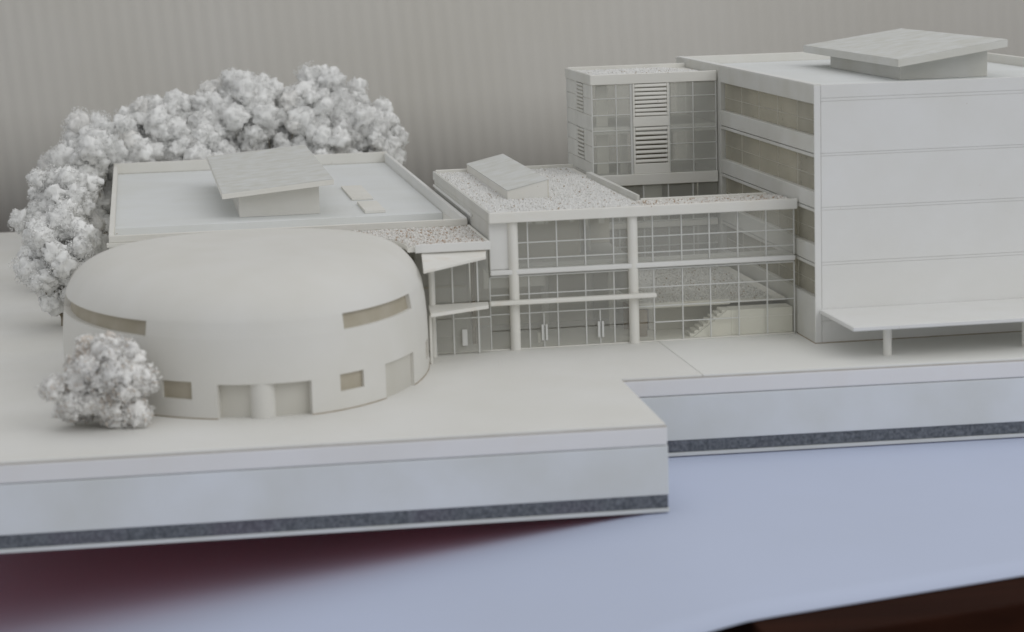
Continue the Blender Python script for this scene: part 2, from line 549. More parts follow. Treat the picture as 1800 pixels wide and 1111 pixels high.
def make_dome():
    t = thing('domed_building', 'low rounded white oval building with a domed smooth roof beside the plaza', 'building', (DX, -20, 0))
    # openings: (theta0, theta1, z0, z1, depth, part name, material)
    ops = [
        (th_of(-69.3), th_of(-42.8), 25.9, 31.0, 1.6, 'window', 'tan_film'),
        (-math.pi + 0.02, th_of(-133.6), 25.4, 30.4, 2.4, 'window', 'tan_film'),
        (th_of(-128.6), th_of(-119.4), 6.2, 12.0, 1.2, 'window', 'tan_film'),
        (th_of(-71.8), th_of(-63.6), 6.2, 11.8, 1.2, 'window', 'tan_film'),
        (th_of(-37.2), th_of(-35.2), 4.6, 11.0, 1.2, 'window', 'tan_film'),
        (th_of(-111.4), th_of(-81.4), 0.0, 11.3, 3.4, 'doorway', 'recess_grey'),
        (th_of(-55.6), th_of(-43.9), 0.0, 11.6, 1.1, 'doorway', 'recess_grey'),
    ]
    ths = set(np.round(np.linspace(-math.pi, math.pi, 145)[:-1], 6))
    for o in ops:
        ths = {a for a in ths if min(abs(a - o[0]), abs(a - o[1])) > 0.012}
        ths |= {round(o[0], 6), round(o[1], 6)}
    ths = sorted(ths)
    zs = [0, 4.6, 6.2, 11.0, 11.3, 11.6, 11.8, 12.0, 18.0, 25.4, 25.9, 30.4, 31.0]
    V, F = [], []
    n = len(ths)
    for z in zs:
        for a in ths:
            p = dome_pt(a, wall_s(z)); V.append((p[0], p[1], z))

    def inside(a, z):
        for k, o in enumerate(ops):
            if o[0] < a < o[1] and o[2] < z < o[3]:
                return k
        return -1
    for r in range(len(zs) - 1):
        for i in range(n):
            j = (i + 1) % n
            a2 = ths[j] if j else ths[j] + 2 * math.pi
            am = (ths[i] + a2) / 2; zm = (zs[r] + zs[r + 1]) / 2
            if inside(am, zm) < 0:
                F.append((r * n + i, r * n + j, (r + 1) * n + j, (r + 1) * n + i))
    # shoulder and roof
    prof = []
    a0 = 0.32
    for q in np.linspace(0, 1, 26)[1:]:
        ang = a0 + q * (math.pi / 2 - a0)
        s = wall_s(31.0) * max(0.0, math.cos(ang) / math.cos(a0)) ** 0.38
        z = 31.0 + 15.6 * (math.sin(ang) ** 0.95 - math.sin(a0) ** 0.95) / (1 - math.sin(a0) ** 0.95)
        prof.append((s, z))
    ring = (len(zs) - 1) * n
    for s, z in prof[:-1]:
        st = len(V)
        for a in ths:
            p = dome_pt(a, s); V.append((p[0], p[1], z))
        for i in range(n):
            j = (i + 1) % n
            F.append((ring + i, ring + j, st + j, st + i))
        ring = st
    c = len(V); V.append((DX, 0, prof[-1][1]))
    for i in range(n):
        F.append((ring + i, ring + (i + 1) % n, c))
    # reveals
    for o in ops:
        sel = [a for a in ths if o[0] - 1e-5 <= a <= o[1] + 1e-5]
        d = o[4]
        for z in (o[2], o[3]):
            if z == 0:
                continue
            for a, b2 in zip(sel[:-1], sel[1:]):
                st = len(V)
                for aa, ins in ((a, 0), (b2, 0), (b2, d), (a, d)):
                    p = dome_pt(aa, wall_s(z), ins); V.append((p[0], p[1], z))
                F.append((st, st + 1, st + 2, st + 3))
        for aa in (sel[0], sel[-1]):
            st = len(V)
            for ins, z in ((0, o[2]), (0, o[3]), (d, o[3]), (d, o[2])):
                p = dome_pt(aa, wall_s(z), ins); V.append((p[0], p[1], z))
            F.append((st, st + 1, st + 2, st + 3))
    me = mesh_obj('shell', V, F, 'plaster', t, smooth=32)
    for o in ops:
        sel = [a for a in ths if o[0] - 1e-5 <= a <= o[1] + 1e-5]
        v, f = [], []
        for ins in (o[4] - 0.02, o[4] + 0.5):
            for z in (o[2] - 0.2 if o[2] > 0 else 0.01, o[3] + 0.2):
                for k, a in enumerate(sel):
                    e = -0.004 if k == 0 else (0.004 if k == len(sel) - 1 else 0)
                    p = dome_pt(a + e, wall_s(z), ins); v.append((p[0], p[1], z))
        m = len(sel)
        for i in range(m - 1):
            f.append((i, i + 1, m + i + 1, m + i)); f.append((2 * m + i, 3 * m + i, 3 * m + i + 1, 2 * m + i + 1))
            f.append((i, 2 * m + i, 2 * m + i + 1, i + 1)); f.append((m + i, m + i + 1, 3 * m + i + 1, 3 * m + i))
        f.append((0, m, 3 * m, 2 * m)); f.append((m - 1, 3 * m - 1, 4 * m - 1, 2 * m - 1))
        mesh_obj(o[5], v, f, o[6], t, smooth=30)
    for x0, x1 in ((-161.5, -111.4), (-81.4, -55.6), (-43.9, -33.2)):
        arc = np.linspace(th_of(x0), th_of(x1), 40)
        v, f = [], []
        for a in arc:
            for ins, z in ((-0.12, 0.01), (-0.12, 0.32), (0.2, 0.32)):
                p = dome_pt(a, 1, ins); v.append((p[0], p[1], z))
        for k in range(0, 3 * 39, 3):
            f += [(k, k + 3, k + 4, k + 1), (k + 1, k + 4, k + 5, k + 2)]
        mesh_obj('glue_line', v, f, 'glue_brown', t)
    cyl('entrance_pier', -97.0, -90.6, 0.02, 11.25, 4.1, 'plaster', t, seg=40, bevel=0.05)
    # small dimple slot on the roof crown
    pass


make_dome()

# ------------------------------------------------------------------ hall with parapet roof
HX0, HX1, HY0, HY1 = -144.8, -9.9, 44.5, 322.0
ZP, ZF = 44.0, 39.0


def make_hall():
    t = thing('hall_building', 'long flat roofed white hall with low parapet behind the domed building', 'building', (-77, 180, 0))
    # walls
    box('wall', (HX0, HX1), (HY0, HY0 + 1.5), (0, 39.2), 'card_white', t)
    box('wall', (HX0, HX0 + 1.5), (HY0 + 1.5, HY1 - 1.5), (0, 39.2), 'card_white', t)
    box('wall', (HX1 - 1.5, HX1), (HY0 + 1.5, HY1 - 1.5), (0, 39.2), 'card_white', t)
    box('wall', (HX0, HX1), (HY1 - 1.5, HY1), (0, 39.2), 'card_white', t)
    box('roof_deck', (HX0 + 1.5, HX1 - 1.5), (104.0, HY1 - 1.6), (32.0, ZF + 0.2), 'roof_white', t, bevel=0.25)
    box('gutter', (HX0 + 1.5, HX1 - 1.5), (HY0 + 1.6, 103.9), (31.0, 33.2), 'card_white', t)
    box('cornice', (HX0 - 0.9, HX1 + 0.35), (HY0 - 0.7, HY0 + 1.5), (39.25, 40.9), 'card_white', t, bevel=0.2)
    box('parapet', (HX0, HX1), (HY0, HY0 + 1.2), (40.95, ZP - 0.4), 'card_white', t, bevel=0.2)
    box('parapet', (HX0, HX0 + 1.9), (HY0 + 1.25, HY1 - 1.5), (39.25, ZP), 'card_white', t, bevel=0.25)
    box('parapet', (HX1 - 1.6, HX1), (HY0 + 1.25, HY1 - 1.5), (39.25, ZP), 'card_cool', t, bevel=0.25)
    box('parapet', (HX0, HX1), (HY1 - 1.45, HY1 + 0.3), (39.25, ZP + 0.5), 'card_white', t, bevel=0.25)
    # roof monitor with its tilted lid
    m = prism_y('roof_monitor', [(-93.0, ZF + 0.25), (-60.2, ZF + 0.25), (-60.2, 50.6), (-93.0, 47.6)], 119.5, 228.0, 'plaster', t, bevel=0.15)
    top = [(-99.9, 111.5, 49.9), (-54.6, 111.5, 53.9), (-56.0, 246.0, 56.3), (-101.4, 246.0, 52.8)]
    hexa('lid', top, 2.1, 'card_white', m, bevel=0.15)
    hexa('lid_sheet', [(x + (0.15 if i in (0, 3) else -0.15), y + (0.2 if i < 2 else -0.2), z + 0.22) for i, (x, y, z) in enumerate(top)], 0.2, 'roof_grey', m, bevel=0)
    box('roof_pad', (-43.2, -34.0), (160, 212), (ZF + 0.25, ZF + 1.2), 'card_white', t)
    box('roof_pad', (-42.4, -34.0), (112, 146), (ZF + 0.25, ZF + 1.5), 'card_white', t)


make_hall()

# ------------------------------------------------------------------ entrance wing between dome and lobby
def make_entrance():
    t = thing('entrance_wing', 'small white entrance wing with gravel roof and angled canopies right of the dome', 'building', (-22, 10, 0))
    edge = []
    for a in np.linspace(math.asin(-6.3 / DF), math.asin(43.0 / DB * 0.985), 24):
        p = dome_pt(a, 0.90, -0.2); edge.append((p[0], p[1]))
    edge = [p for p in edge if p[1] < 43.4]
    poly = [(-9.3, -6.3)] + [(-9.3, 43.4)] + edge[::-1]

    def offs(d):
        return [(-9.3 - d, -6.3 + d), (-9.3 - d, 43.4)] + [(p[0] + d, max(p[1], -6.3 + d)) for p in edge[::-1]]
    prism_z('roof_slab', poly, 38.7, 40.6, 'card_white', t, bevel=0)
    box('fascia', (-36.4, -9.2), (-7.0, -6.35), (38.4, 41.5), 'card_cool', t, bevel=0.2)
    box('fascia', (-10.3, -9.25), (-6.3, 43.0), (40.65, 41.5), 'card_white', t, bevel=0.2)
    ed = [(p[0], p[1]) for p in edge]

    def ins(x, y):
        b = DF if y < 0 else DB
        return ((x - DX) / (DA * 0.91)) ** 2 + (y / (b * 0.91)) ** 2 > 1.0
    gravel(ins, (-66, -10.6, -6.0, 43.2), 40.75, 4600, 'gravel_brown', t)
    # angled upper canopy, then the lower one
    hexa('canopy', [(-11.4, -10.4, 36.6), (-10.6, -5.2, 38.3), (-34.0, -5.2, 38.2), (-36.4, -29.5, 35.3)], 1.1, 'canopy_white', t, bevel=0.2)
    prism_z('canopy', [(-9.9, -2.9), (-11.0, -10.9), (-33.6, -23.2), (-31.8, -2.9)], 17.6, 18.9, 'canopy_white', t, bevel=0.2)
    cyl('post', -30.6, -4.5, 0.02, 17.55, 1.1, 'card_white', t)
    cyl('post', -30.6, -4.5, 18.95, 34.85, 1.1, 'card_white', t)
    box('post', (-33.6, -32.8), (-18.5, -17.2), (0.02, 17.5), 'card_white', t, bevel=0.1)
    # glazed front
    xs = [-29.4, -22.8, -13.6, -9.1]
    zs = [0.3, 13.2, 17.4]
    Y = -2.4
    for i in range(len(xs) - 1):
        for k in range(2):
            box('pane', (xs[i] + 0.3, xs[i + 1] - 0.3), (Y + 0.1, Y + 0.4), (zs[k] + 0.3, zs[k + 1] - 0.3), 'glass_milky' if k == 0 else 'glass_clear', t, bevel=0)
        box('pane', (xs[i] + 0.3, xs[i + 1] - 0.3), (Y + 0.1, Y + 0.4), (19.2, 38.3), 'glass_clear', t, bevel=0)
    for x in xs[:-1]:
        box('mullion', (x - 0.3, x + 0.3), (Y - 0.2, Y + 0.6), (0.02, 17.55), 'mullion', t, bevel=0.08)
        box('mullion', (x - 0.3, x + 0.3), (Y - 0.2, Y + 0.6), (18.95, 34.8), 'mullion', t, bevel=0.08)
    box('rail', (-22.4, -9.2), (Y - 0.25, Y + 0.5), (13.0, 13.5), 'mullion', t, bevel=0.08)
    box('door_pull', (-19.9, -18.0), (Y - 1.1, Y - 0.4), (3.2, 9.2), 'mullion', t, bevel=0.1)
    # wall standing behind the glass
    box('inner_wall', (-32.0, -13.0), (32, 33), (0.02, 38.6), 'inner_grey', t)
    box('wall_strip', (-32.0, -13.0), (31.3, 31.9), (19.4, 20.2), 'inner_wall', t)
    box('inner_post', (-13.6, -12.2), (14, 15.4), (0.02, 38.6), 'inner_brown', t)


make_entrance()

# ------------------------------------------------------------------ glazed lobby with gravel roof
LX0, LX1, LXM = -8.6, 106.2, 52.4
GY = 0.6                    # plane of the front glass


def make_lobby():
    t = thing('lobby_building', 'glass fronted white lobby with gravel roof and two tall round columns', 'building', (45, 60, 0))
    # roof: fascia, slabs, parapets, gravel
    box('fascia', (LX0 - 0.2, LX1), (-3.6, -2.1), (47.3, 51.1), 'card_white', t, bevel=0.25)
    box('roof_slab', (LX0 + 0.1, LXM), (-2.05, 152.5), (47.4, 49.7), 'card_white', t)
    box('roof_slab', (LXM + 0.05, LX1 - 0.1), (-2.05, 20.0), (47.4, 50.0), 'card_white', t)
    box('parapet', (LX0 - 0.15, LX0 + 1.0), (-2.05, 153.6), (47.3, 51.0), 'card_grey', t, bevel=0.2)
    box('parapet', (LX0 + 1.05, LXM), (152.6, 153.9), (49.75, 51.5), 'card_white', t, bevel=0.2)
    hexa('parapet', [(51.4, 21.6, 52.2), (52.4, 21.6, 52.2), (52.4, 113.4, 52.0), (50.2, 113.4, 52.0)], 2.4, 'card_grey', t, bevel=0.15)
    box('parapet', (LXM + 0.05, LX1 - 5.0), (20.05, 21.4), (47.4, 51.0), 'card_white', t, bevel=0.2)
    gravel(None, (LX0 + 1.3, 49.4, -1.6, 152.2), 49.75, 21000, 'gravel_white', t)
    gravel(None, (50.0, LX1 - 1, -1.6, 19.6), 49.95, 1700, 'gravel_brown', t, size=(0.3, 0.55))
    # wedge shaped rooflight
    m = prism_y('rooflight', [(5.9, 49.8), (21.6, 49.8), (21.6, 56.9), (5.9, 53.3)], 45.0, 166.0 - 14, 'card_white', t, bevel=0.15)
    hexa('lid', [(5.75, 44.8, 53.75), (21.75, 44.8, 57.35), (21.75, 166.0 - 13.6, 57.35), (5.75, 166.0 - 13.6, 53.75)], 0.4, 'roof_grey', m, bevel=0.1)
    box('seam_strip', (21.62, 22.0), (45.2, 45.9), (49.8, 56.8), 'inner_wall', m, bevel=0.08)
    # left side wall of the upper floor, and the stacked ledges on it
    box('side_wall', (LX0, LX0 + 1.2), (0.2, 150), (28.0, 47.25), 'card_grey', t)
    box('side_ledge', (LX0 - 0.7, LX0 - 0.02), (40, 150), (44.8, 45.8), 'card_cool', t)
    # front: corner panel, slabs, columns
    box('corner_panel', (LX0 + 0.1, -0.9), (-0.1, 1.2), (29.9, 47.25), 'card_cool', t, bevel=0.25)
    box('floor_slab', (LX0 - 0.1, LX1 - 0.4), (-1.9, 14.0), (28.0, 29.8), 'card_cool', t, bevel=0.3)
    box('floor_slab', (LX0 + 0.1, 48.0), (14.05, 150.0), (28.0, 29.7), 'card_grey', t)
    box('floor_sheet', (-31.0, LX1 - 0.4), (GY - 0.6, 62.0), (0.02, 0.45), 'card_white', t, bevel=0.1)
    for x in (0.2, 44.6):
        cyl('column', x, -0.2, 0.02, 47.25, 1.85, 'card_white', t, seg=32)
    for x, y in ((43.4, 33.0), (20, 48.0), (38.5, 52)):
        cyl('column', x, y, 0.5, 27.95, 1.5, 'card_white', t)
    for x, y in ((30.5, 34.0), (35.5, 40)):
        cyl('column', x, y, 29.8, 47.3, 1.4, 'card_white', t)
    # glazing grid
    up_x = [-0.8, 5.7, 16.4, 27.0, 37.5, 52.2, 63.1, 73.6, 84.4, 95.2, 105.9]
    lo_x = [-8.7, 5.7, 16.3, 26.8, 37.4, 52.4, 63.2, 73.8, 84.6, 95.5, 105.9]
    up_z = [29.85, 33.4, 39.3, 47.25]
    lo_z = [0.5, 7.2, 13.3, 20.4, 27.1]

    def glaze(xs, zs, mats, w=0.23):
        for x in xs:
            box('mullion', (x - w, x + w), (GY - 0.35, GY + 0.45), (zs[0], zs[-1]), 'mullion', t, bevel=0.08)
        for k, z in enumerate(zs[1:-1]):
            for a, b in zip(xs[:-1], xs[1:]):
                if z == 7.2 and not (52 < a < 74):
                    continue
                box('rail', (a + w, b - w), (GY - 0.3, GY + 0.4), (z - 0.2, z + 0.2), 'mullion', t, bevel=0.07)
        for i, (a, b) in enumerate(zip(xs[:-1], xs[1:])):
            for k, (c, d) in enumerate(zip(zs[:-1], zs[1:])):
                box('pane', (a + w, b - w), (GY - 0.1, GY + 0.15), (c + 0.2, d - 0.2), 'glass_thin' if (a > 44 and d < 27.2) else mats[k], t, bevel=0)
    glaze(up_x, up_z, ['glass_milky', 'glass_clear', 'glass_clear'])
    glaze(lo_x, lo_z, ['glass_clear', 'glass_clear', 'glass_clear', 'glass_clear'])
    box('rail', (LX0, LX1 - 0.4), (GY - 0.5, GY + 0.6), (26.9, 27.5), 'mullion', t, bevel=0.1)
    # doors: split leaf with a wide double pull
    for x in (11.0, 32.0):
        d = box('door', (x - 0.2, x + 0.2), (GY - 0.4, GY + 0.5), (0.5, 13.0), 'mullion', t, bevel=0.06)
        for s in (-0.75, 0.75):
            box('door_pull', (x + s - 0.38, x + s + 0.38), (GY - 1.3, GY - 0.5), (3.0, 8.9), 'mullion', d, bevel=0.1)
    # slim entrance canopy
    box('canopy', (-9.6, 52.2), (-5.4, -2.1), (17.4, 18.9), 'canopy_white', t, bevel=0.3)
    # inside: back walls, beams, hanging panels
    box('inner_wall', (-8.0, 48.0), (52, 53), (0.5, 27.95), 'inner_wall', t)
    box('inner_wall', (-7.2, 30.0), (26, 27), (29.8, 47.3), 'inner_wall', t)
    box('inner_wall', (30.1, 48.0), (58, 59), (29.8, 47.3), 'inner_wall', t)
    box('side_screen', (46.9, 47.9), (14.2, 58), (13.8, 27.9), 'inner_grey', t)
    box('upstand', (-8.0, 15.0), (20, 21), (20.0, 27.9), 'card_white', t)
    for x, w, z in ((6.5, 1.8, 45.4), (9.6, 3.2, 45.2), (13.3, 1.0, 45.0), (22.4, 1.2, 45.4), (27.6, 1.5, 43.6), (33.2, 2.2, 44.4)):
        box('hanging_panel', (x, x + w), (5.0, 5.7), (z, 47.3), 'card_white', t, bevel=0.08)
    box('counter', (10.0, 11.2), (9, 10), (0.46, 4.2), 'card_white', t)
    # raised court behind the right half: deck, curb, gravel, stair
    box('court_deck', (47.0, LX1 - 0.4), (12.0, 96.0), (10.9, 12.0), 'card_white', t)
    box('curb', (47.0, 84.0), (11.0, 11.95), (10.6, 12.6), 'canopy_white', t, bevel=0.2)
    gravel(None, (48, 101, 12.4, 95), 12.0, 8000, 'gravel_white', t, size=(0.34, 0.65))
    box('court_wall', (55.0, 104.0), (22, 23), (0.46, 9.2), 'recess_grey', t)
    box('court_wall', (46.5, 104.0), (27, 28), (0.46, 10.85), 'inner_brown', t)  # brown sheet painting the shade seen below the curb
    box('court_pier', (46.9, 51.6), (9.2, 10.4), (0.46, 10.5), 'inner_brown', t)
    box('podium', (82.0, LX1 - 0.45), (2.2, 10.9), (0.46, 9.9), 'card_white', t, bevel=0.2)
    st = prism_y('staircase', [(67.6, 0.46), (81.95, 0.46), (81.95, 9.9), (80.6, 9.9)], 2.2, 3.2, 'card_white', t, bevel=0.1)
    n = 8
    for k in range(n):
        x0 = 66.4 + (80.4 - 66.4) * k / n
        z1 = 0.46 + 9.4 * (k + 1) / n
        box('step', (x0, 81.9), (3.25, 10.9), (0.46 + 9.4 * k / n + (0.02 if k else 0), z1), 'card_white', st, bevel=0.1)
    for x in (57.5, 78.8):
        box('court_post', (x - 0.25, x + 0.25), (66, 66.5), (12.0, 27.9), 'mullion', t, bevel=0.05)
    # glazed end wall of the court, below the tower
    for k, (z0, z1) in enumerate(((12.1, 19.5), (19.5, 27.0), (30.0, 37.5), (37.5, 45.2))):
        for i in range(5):
            x0 = 53.5 + i * 10.6
            box('court_pane', (x0 + 0.3, x0 + 10.3), (114.9, 115.2), (z0 + 0.25, z1 - 0.25), 'glass_clear', t, bevel=0)
            box('court_mullion', (x0 - 0.3, x0 + 0.3), (114.6, 115.5), (z0, z1), 'mullion', t, bevel=0.06)
            box('court_rail', (x0 + 0.3, x0 + 10.3), (114.7, 115.4), (z0 - 0.25, z0 + 0.25), 'mullion', t, bevel=0.06)
    box('court_slab', (53.3, 106.4), (114.2, 150), (27.3, 29.6), 'card_white', t)
    box('court_backing', (53.3, 106.4), (150.1, 151), (0.02, 47.0), 'inner_wall', t)
    box('court_panel', (75.0, 83.0), (117, 118), (30.0, 45.2), 'card_grey', t)


make_lobby()

# ------------------------------------------------------------------ louvred tower
TX0, TX1, TY0, TY1 = 53.4, 106.5, 115.0, 171.0


def make_tower():
    t = thing('louvred_tower', 'small glazed white tower with stacked louvre panels behind the lobby roof', 'building', (80, 143, 45.4))
    box('lower_fascia', (52.5, TX1), (113.6, 115.2), (45.4, 50.0), 'card_white', t, bevel=0.2)
    box('floor_slab', (TX0, TX1), (115.25, TY1 - 0.5), (47.5, 49.9), 'card_grey', t)
    box('floor_slab', (TX0 + 0.8, TX1), (115.9, TY1 - 0.9), (66.8, 69.8), 'card_cool', t, bevel=0.2)
    # roof
    box('fascia', (TX0 - 0.4, TX1), (TY0 - 0.8, TY0 + 0.6), (87.5, 91.7), 'card_white', t, bevel=0.2)
    box('fascia', (TX0 - 0.4, TX0 + 0.8), (TY0 + 0.65, TY1), (87.5, 91.7), 'card_grey', t, bevel=0.2)
    box('fascia', (TX0 + 0.85, TX1), (TY1 - 1.1, TY1), (87.5, 92.0), 'card_white', t, bevel=0.2)
    box('roof_slab', (TX0 + 0.85, TX1), (TY0 + 0.65, TY1 - 1.15), (87.6, 90.0), 'card_white', t)
    gravel(lambda x, y: x + 0.35 * (y - 115) < 114 + 0 * y, (TX0 + 1.2, TX1 - 1.5, TY0 + 1, TY1 - 1.5), 90.05, 5200, 'gravel_white', t)
    # front louvre panel: frame, spandrels, slats
    for z0, z1 in ((69.7, 73.8), (50.05, 54.3)):
        box('spandrel', (70.7, 86.0), (TY0 - 1.0, TY0 + 0.2), (z0, z1), 'card_white', t, bevel=0.15)
    for z0, z1, n in ((54.35, 69.6, 8), (73.85, 87.4, 8)):
        lp = box('louvre_frame', (70.7, 71.5), (TY0 - 1.0, TY0 + 0.4), (z0, z1), 'card_white', t, bevel=0.1)
        box('louvre_frame', (85.2, 86.0), (TY0 - 1.0, TY0 + 0.4), (z0, z1), 'card_white', t, bevel=0.1)
        for k in range(n):
            zc = z0 + (z1 - z0) * (k + 0.5) / n
            v = box('louvre_slat', (71.5, 85.2), (TY0 - 0.9, TY0 + 0.5), (zc - 0.66, zc + 0.62), 'card_white', lp, bevel=0.25)
            v.rotation_euler[0] = math.radians(-16 + random.uniform(-3, 3))
            v.rotation_euler[1] = math.radians(random.uniform(-0.6, 0.6))
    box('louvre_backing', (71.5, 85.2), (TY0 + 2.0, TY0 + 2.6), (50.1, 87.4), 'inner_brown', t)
    # front glass
    zz = [50.05, 55.1, 62.0, 68.4, 74.9, 81.7, 87.45]
    for xs in ([TX0 + 0.2, 63.7, 70.4], [86.3, 96.4, TX1 - 0.3]):
        for x in xs:
            w = 0.75 if abs(x - 70.4) < 0.01 else 0.22
            box('mullion', (x - w, x + min(w, 0.25)), (TY0 - 0.3, TY0 + 0.3), (50.05, 87.45), 'mullion', t, bevel=0.05)
        for a, b in zip(xs[:-1], xs[1:]):
            for z0, z1 in zip(zz[:-1], zz[1:]):
                m = 'glass_milky' if a < 60 else 'glass_tower'
                box('pane', (a + 0.25, b - 0.8 if abs(b - 70.4) < 0.01 else b - 0.25), (TY0 - 0.1, TY0 + 0.1), (z0 + 0.18, z1 - 0.18), m, t, bevel=0)
            for z in zz[1:-1]:
                box('rail', (a + 0.25, b - 0.8 if abs(b - 70.4) < 0.01 else b - 0.25), (TY0 - 0.25, TY0 + 0.25), (z - 0.17, z + 0.17), 'mullion', t, bevel=0.04)
    # left face: frosted sheets, thin scribed joints, two louvre strips
    ys = [TY0 + 0.4, 133.0, 147.0, TY1 - 0.3]
    for a, b in zip(ys[:-1], ys[1:]):
        for z0, z1 in zip(zz[:-1], zz[1:]):
            if a == 133.0 and (z0 > 74 or 55 < z0 < 68):
                continue
            box('side_pane', (TX0 + 0.1, TX0 + 0.4), (a + 0.1, b - 0.1), (z0 + 0.12, z1 - 0.12), 'glass_frosted', t, bevel=0)
    for z0, z1, n in ((74.9, 87.4, 8), (55.1, 68.4, 8)):
        for k in range(n):
            zc = z0 + (z1 - z0) * (k + 0.5) / n
            box('side_louvre', (TX0 - 0.3, TX0 + 0.9), (133.2, 146.8), (zc - 0.45, zc + 0.45), 'card_grey', t, bevel=0.15)
    box('corner_post', (TX0 + 0.1, TX0 + 0.9), (TY1 - 0.9, TY1 - 0.1), (50, 87.45), 'mullion', t, bevel=0.1)
    # inside: core panels and back wall
    box('back_wall', (TX0 + 0.5, TX1), (TY1 - 0.9, TY1 - 0.2), (50.0, 87.4), 'glass_milky', t, bevel=0)
    box('core_panel', (56.5, 61.5), (121, 122), (50.0, 66.7), 'card_white', t)
    box('core_panel', (56.5, 61.5), (121, 122), (69.85, 87.4), 'card_white', t)
    box('core_panel', (66.5, 69.5), (121, 122), (50.0, 66.7), 'card_white', t)
    box('core_panel', (87.5, 90.5), (126, 127), (54.0, 66.7), 'card_white', t)
    box('core_panel', (87.5, 90.5), (130, 131), (69.85, 87.4), 'card_grey', t)


make_tower()

# ------------------------------------------------------------------ office block on the right
BX0, BX1, BY0, BY1, BZ = 107.0, 232.0, -22.5, 190.0, 93.7


def make_block():
    t = thing('office_block', 'tall plain white block with ribbon windows on its left side and a scored front', 'building', (165, 80, 0))
    # front: backing and scored panels with thin strips between
    box('front_wall', (BX0 + 3.25, BX1), (BY0 + 0.42, BY0 + 3.0), (0, 93.0), 'card_white', t)
    zs = [(0.05, 8.0), (8.35, 28.5), (29.85, 48.5), (49.85, 68.1), (69.35, 87.7), (89.15, 93.7)]
    for z0, z1 in zs:
        box('front_panel', (BX0 + 2.55, BX1), (BY0 + 0.1, BY0 + 0.41), (z0 - 0.11, z1 + 0.11), 'card_cool', t, bevel=0.1)
    for z0, z1 in ((28.75, 29.6), (48.75, 49.6), (68.35, 69.1), (87.95, 88.9)):
        box('front_strip', (BX0 + 2.55, BX1), (BY0 + 0.14, BY0 + 0.41), (z0 - 0.05, z1 + 0.05), 'card_cool', t, bevel=0.1)
    box('corner_trim', (BX0, BX0 + 2.42), (BY0, BY0 + 0.41), (0.05, BZ - 0.05), 'card_cool', t, bevel=0.25)
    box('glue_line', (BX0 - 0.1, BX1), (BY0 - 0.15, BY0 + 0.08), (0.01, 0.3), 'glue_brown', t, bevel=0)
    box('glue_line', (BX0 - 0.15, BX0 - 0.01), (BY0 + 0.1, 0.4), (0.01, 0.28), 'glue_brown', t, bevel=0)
    # left side: spandrels between four ribbon windows
    sp = [(0.05, 16.9), (28.0, 36.0), (48.0, 55.3), (67.8, 75.4), (87.0, BZ)]
    for i, (z0, z1) in enumerate(sp):
        if 0 < i < 4:
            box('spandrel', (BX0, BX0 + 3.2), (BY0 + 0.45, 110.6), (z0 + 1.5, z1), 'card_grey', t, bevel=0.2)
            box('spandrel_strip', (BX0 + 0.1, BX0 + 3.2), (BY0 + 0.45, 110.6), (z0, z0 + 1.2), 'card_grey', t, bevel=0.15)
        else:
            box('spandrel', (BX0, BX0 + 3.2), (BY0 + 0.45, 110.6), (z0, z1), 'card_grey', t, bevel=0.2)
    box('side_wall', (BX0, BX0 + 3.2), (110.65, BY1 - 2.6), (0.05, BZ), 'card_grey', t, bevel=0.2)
    for z0, z1 in ((16.9, 28.0), (36.0, 48.0), (55.3, 67.8), (75.4, 87.0)):
        ny = 5
        y0, y1 = BY0 + 1.4, 110.4
        zr = z0 + (z1 - z0) * 0.45
        for k in range(ny):
            a = y0 + (y1 - y0) * k / ny; b = y0 + (y1 - y0) * (k + 1) / ny
            for c, d in ((z0 + 0.05, zr), (zr, z1 - 0.05)):
                box('pane', (BX0 + 2.0, BX0 + 2.25), (a + 0.15, b - 0.15), (c + 0.12, d - 0.12), 'glass_tan', t, bevel=0)
            if k:
                box('mullion', (BX0 + 1.9, BX0 + 2.4), (a - 0.1, a + 0.1), (z0 + 0.05, z1 - 0.05), 'recess_grey', t, bevel=0.03)
            box('rail', (BX0 + 1.9, BX0 + 2.4), (a + 0.15, b - 0.15), (zr - 0.08, zr + 0.08), 'recess_grey', t, bevel=0.03)
    # inside: floors, partitions
    for z in (29.0, 49.5, 69.0):
        box('floor_slab', (BX0 + 3.4, BX1 - 2), (BY0 + 3.1, BY1 - 2.7), (z - 0.9, z + 0.6), 'inner_grey', t)
    for z0, z1 in ((16.9, 28.0), (30.0, 48.0), (50.2, 68.0), (69.7, 88.0)):
        box('partition', (BX0 + 17, BX0 + 18), (BY0 + 3.1, 34), (z0, z1), 'inner_wall', t)
        box('partition', (BX0 + 12, BX0 + 13), (42, 110), (z0, z1), 'inner_wall', t)
        for k in range(7):
            y = -12 + k * 6.3
            box('partition_rib', (BX0 + 15.8, BX0 + 16.9), (y, y + 1.0), (z0, z1), 'recess_grey', t, bevel=0.05)
    box('back_wall', (BX0, BX1), (BY1 - 2.5, BY1), (0.05, BZ), 'card_white', t, bevel=0.2)
    box('end_wall', (BX1 - 1.9, BX1), (BY0 + 3.1, BY1 - 2.6), (0.05, BZ), 'card_white', t, bevel=0.2)
    box('roof_deck', (BX0 + 3.3, BX1 - 2.0), (BY0 + 3.1, BY1 - 2.6), (88.4, 90.0), 'roof_white', t)
    box('front_coping', (BX0 + 3.25, BX1), (BY0 + 0.45, BY0 + 3.0), (93.05, BZ), 'card_cool', t, bevel=0.15)
    box('coping', (BX0 + 0.2, BX0 + 3.0), (BY0 + 1.4, BY1 - 2.6), (BZ + 0.02, BZ + 0.35), 'card_cool', t, bevel=0.12)
    # roof house with tilted lid
    m = prism_y('roof_house', [(160.5, 90.05), (196, 90.05), (196, 100.0), (160.5, 95.6)], 40.0, 130.0, 'card_grey', t, bevel=0.15)
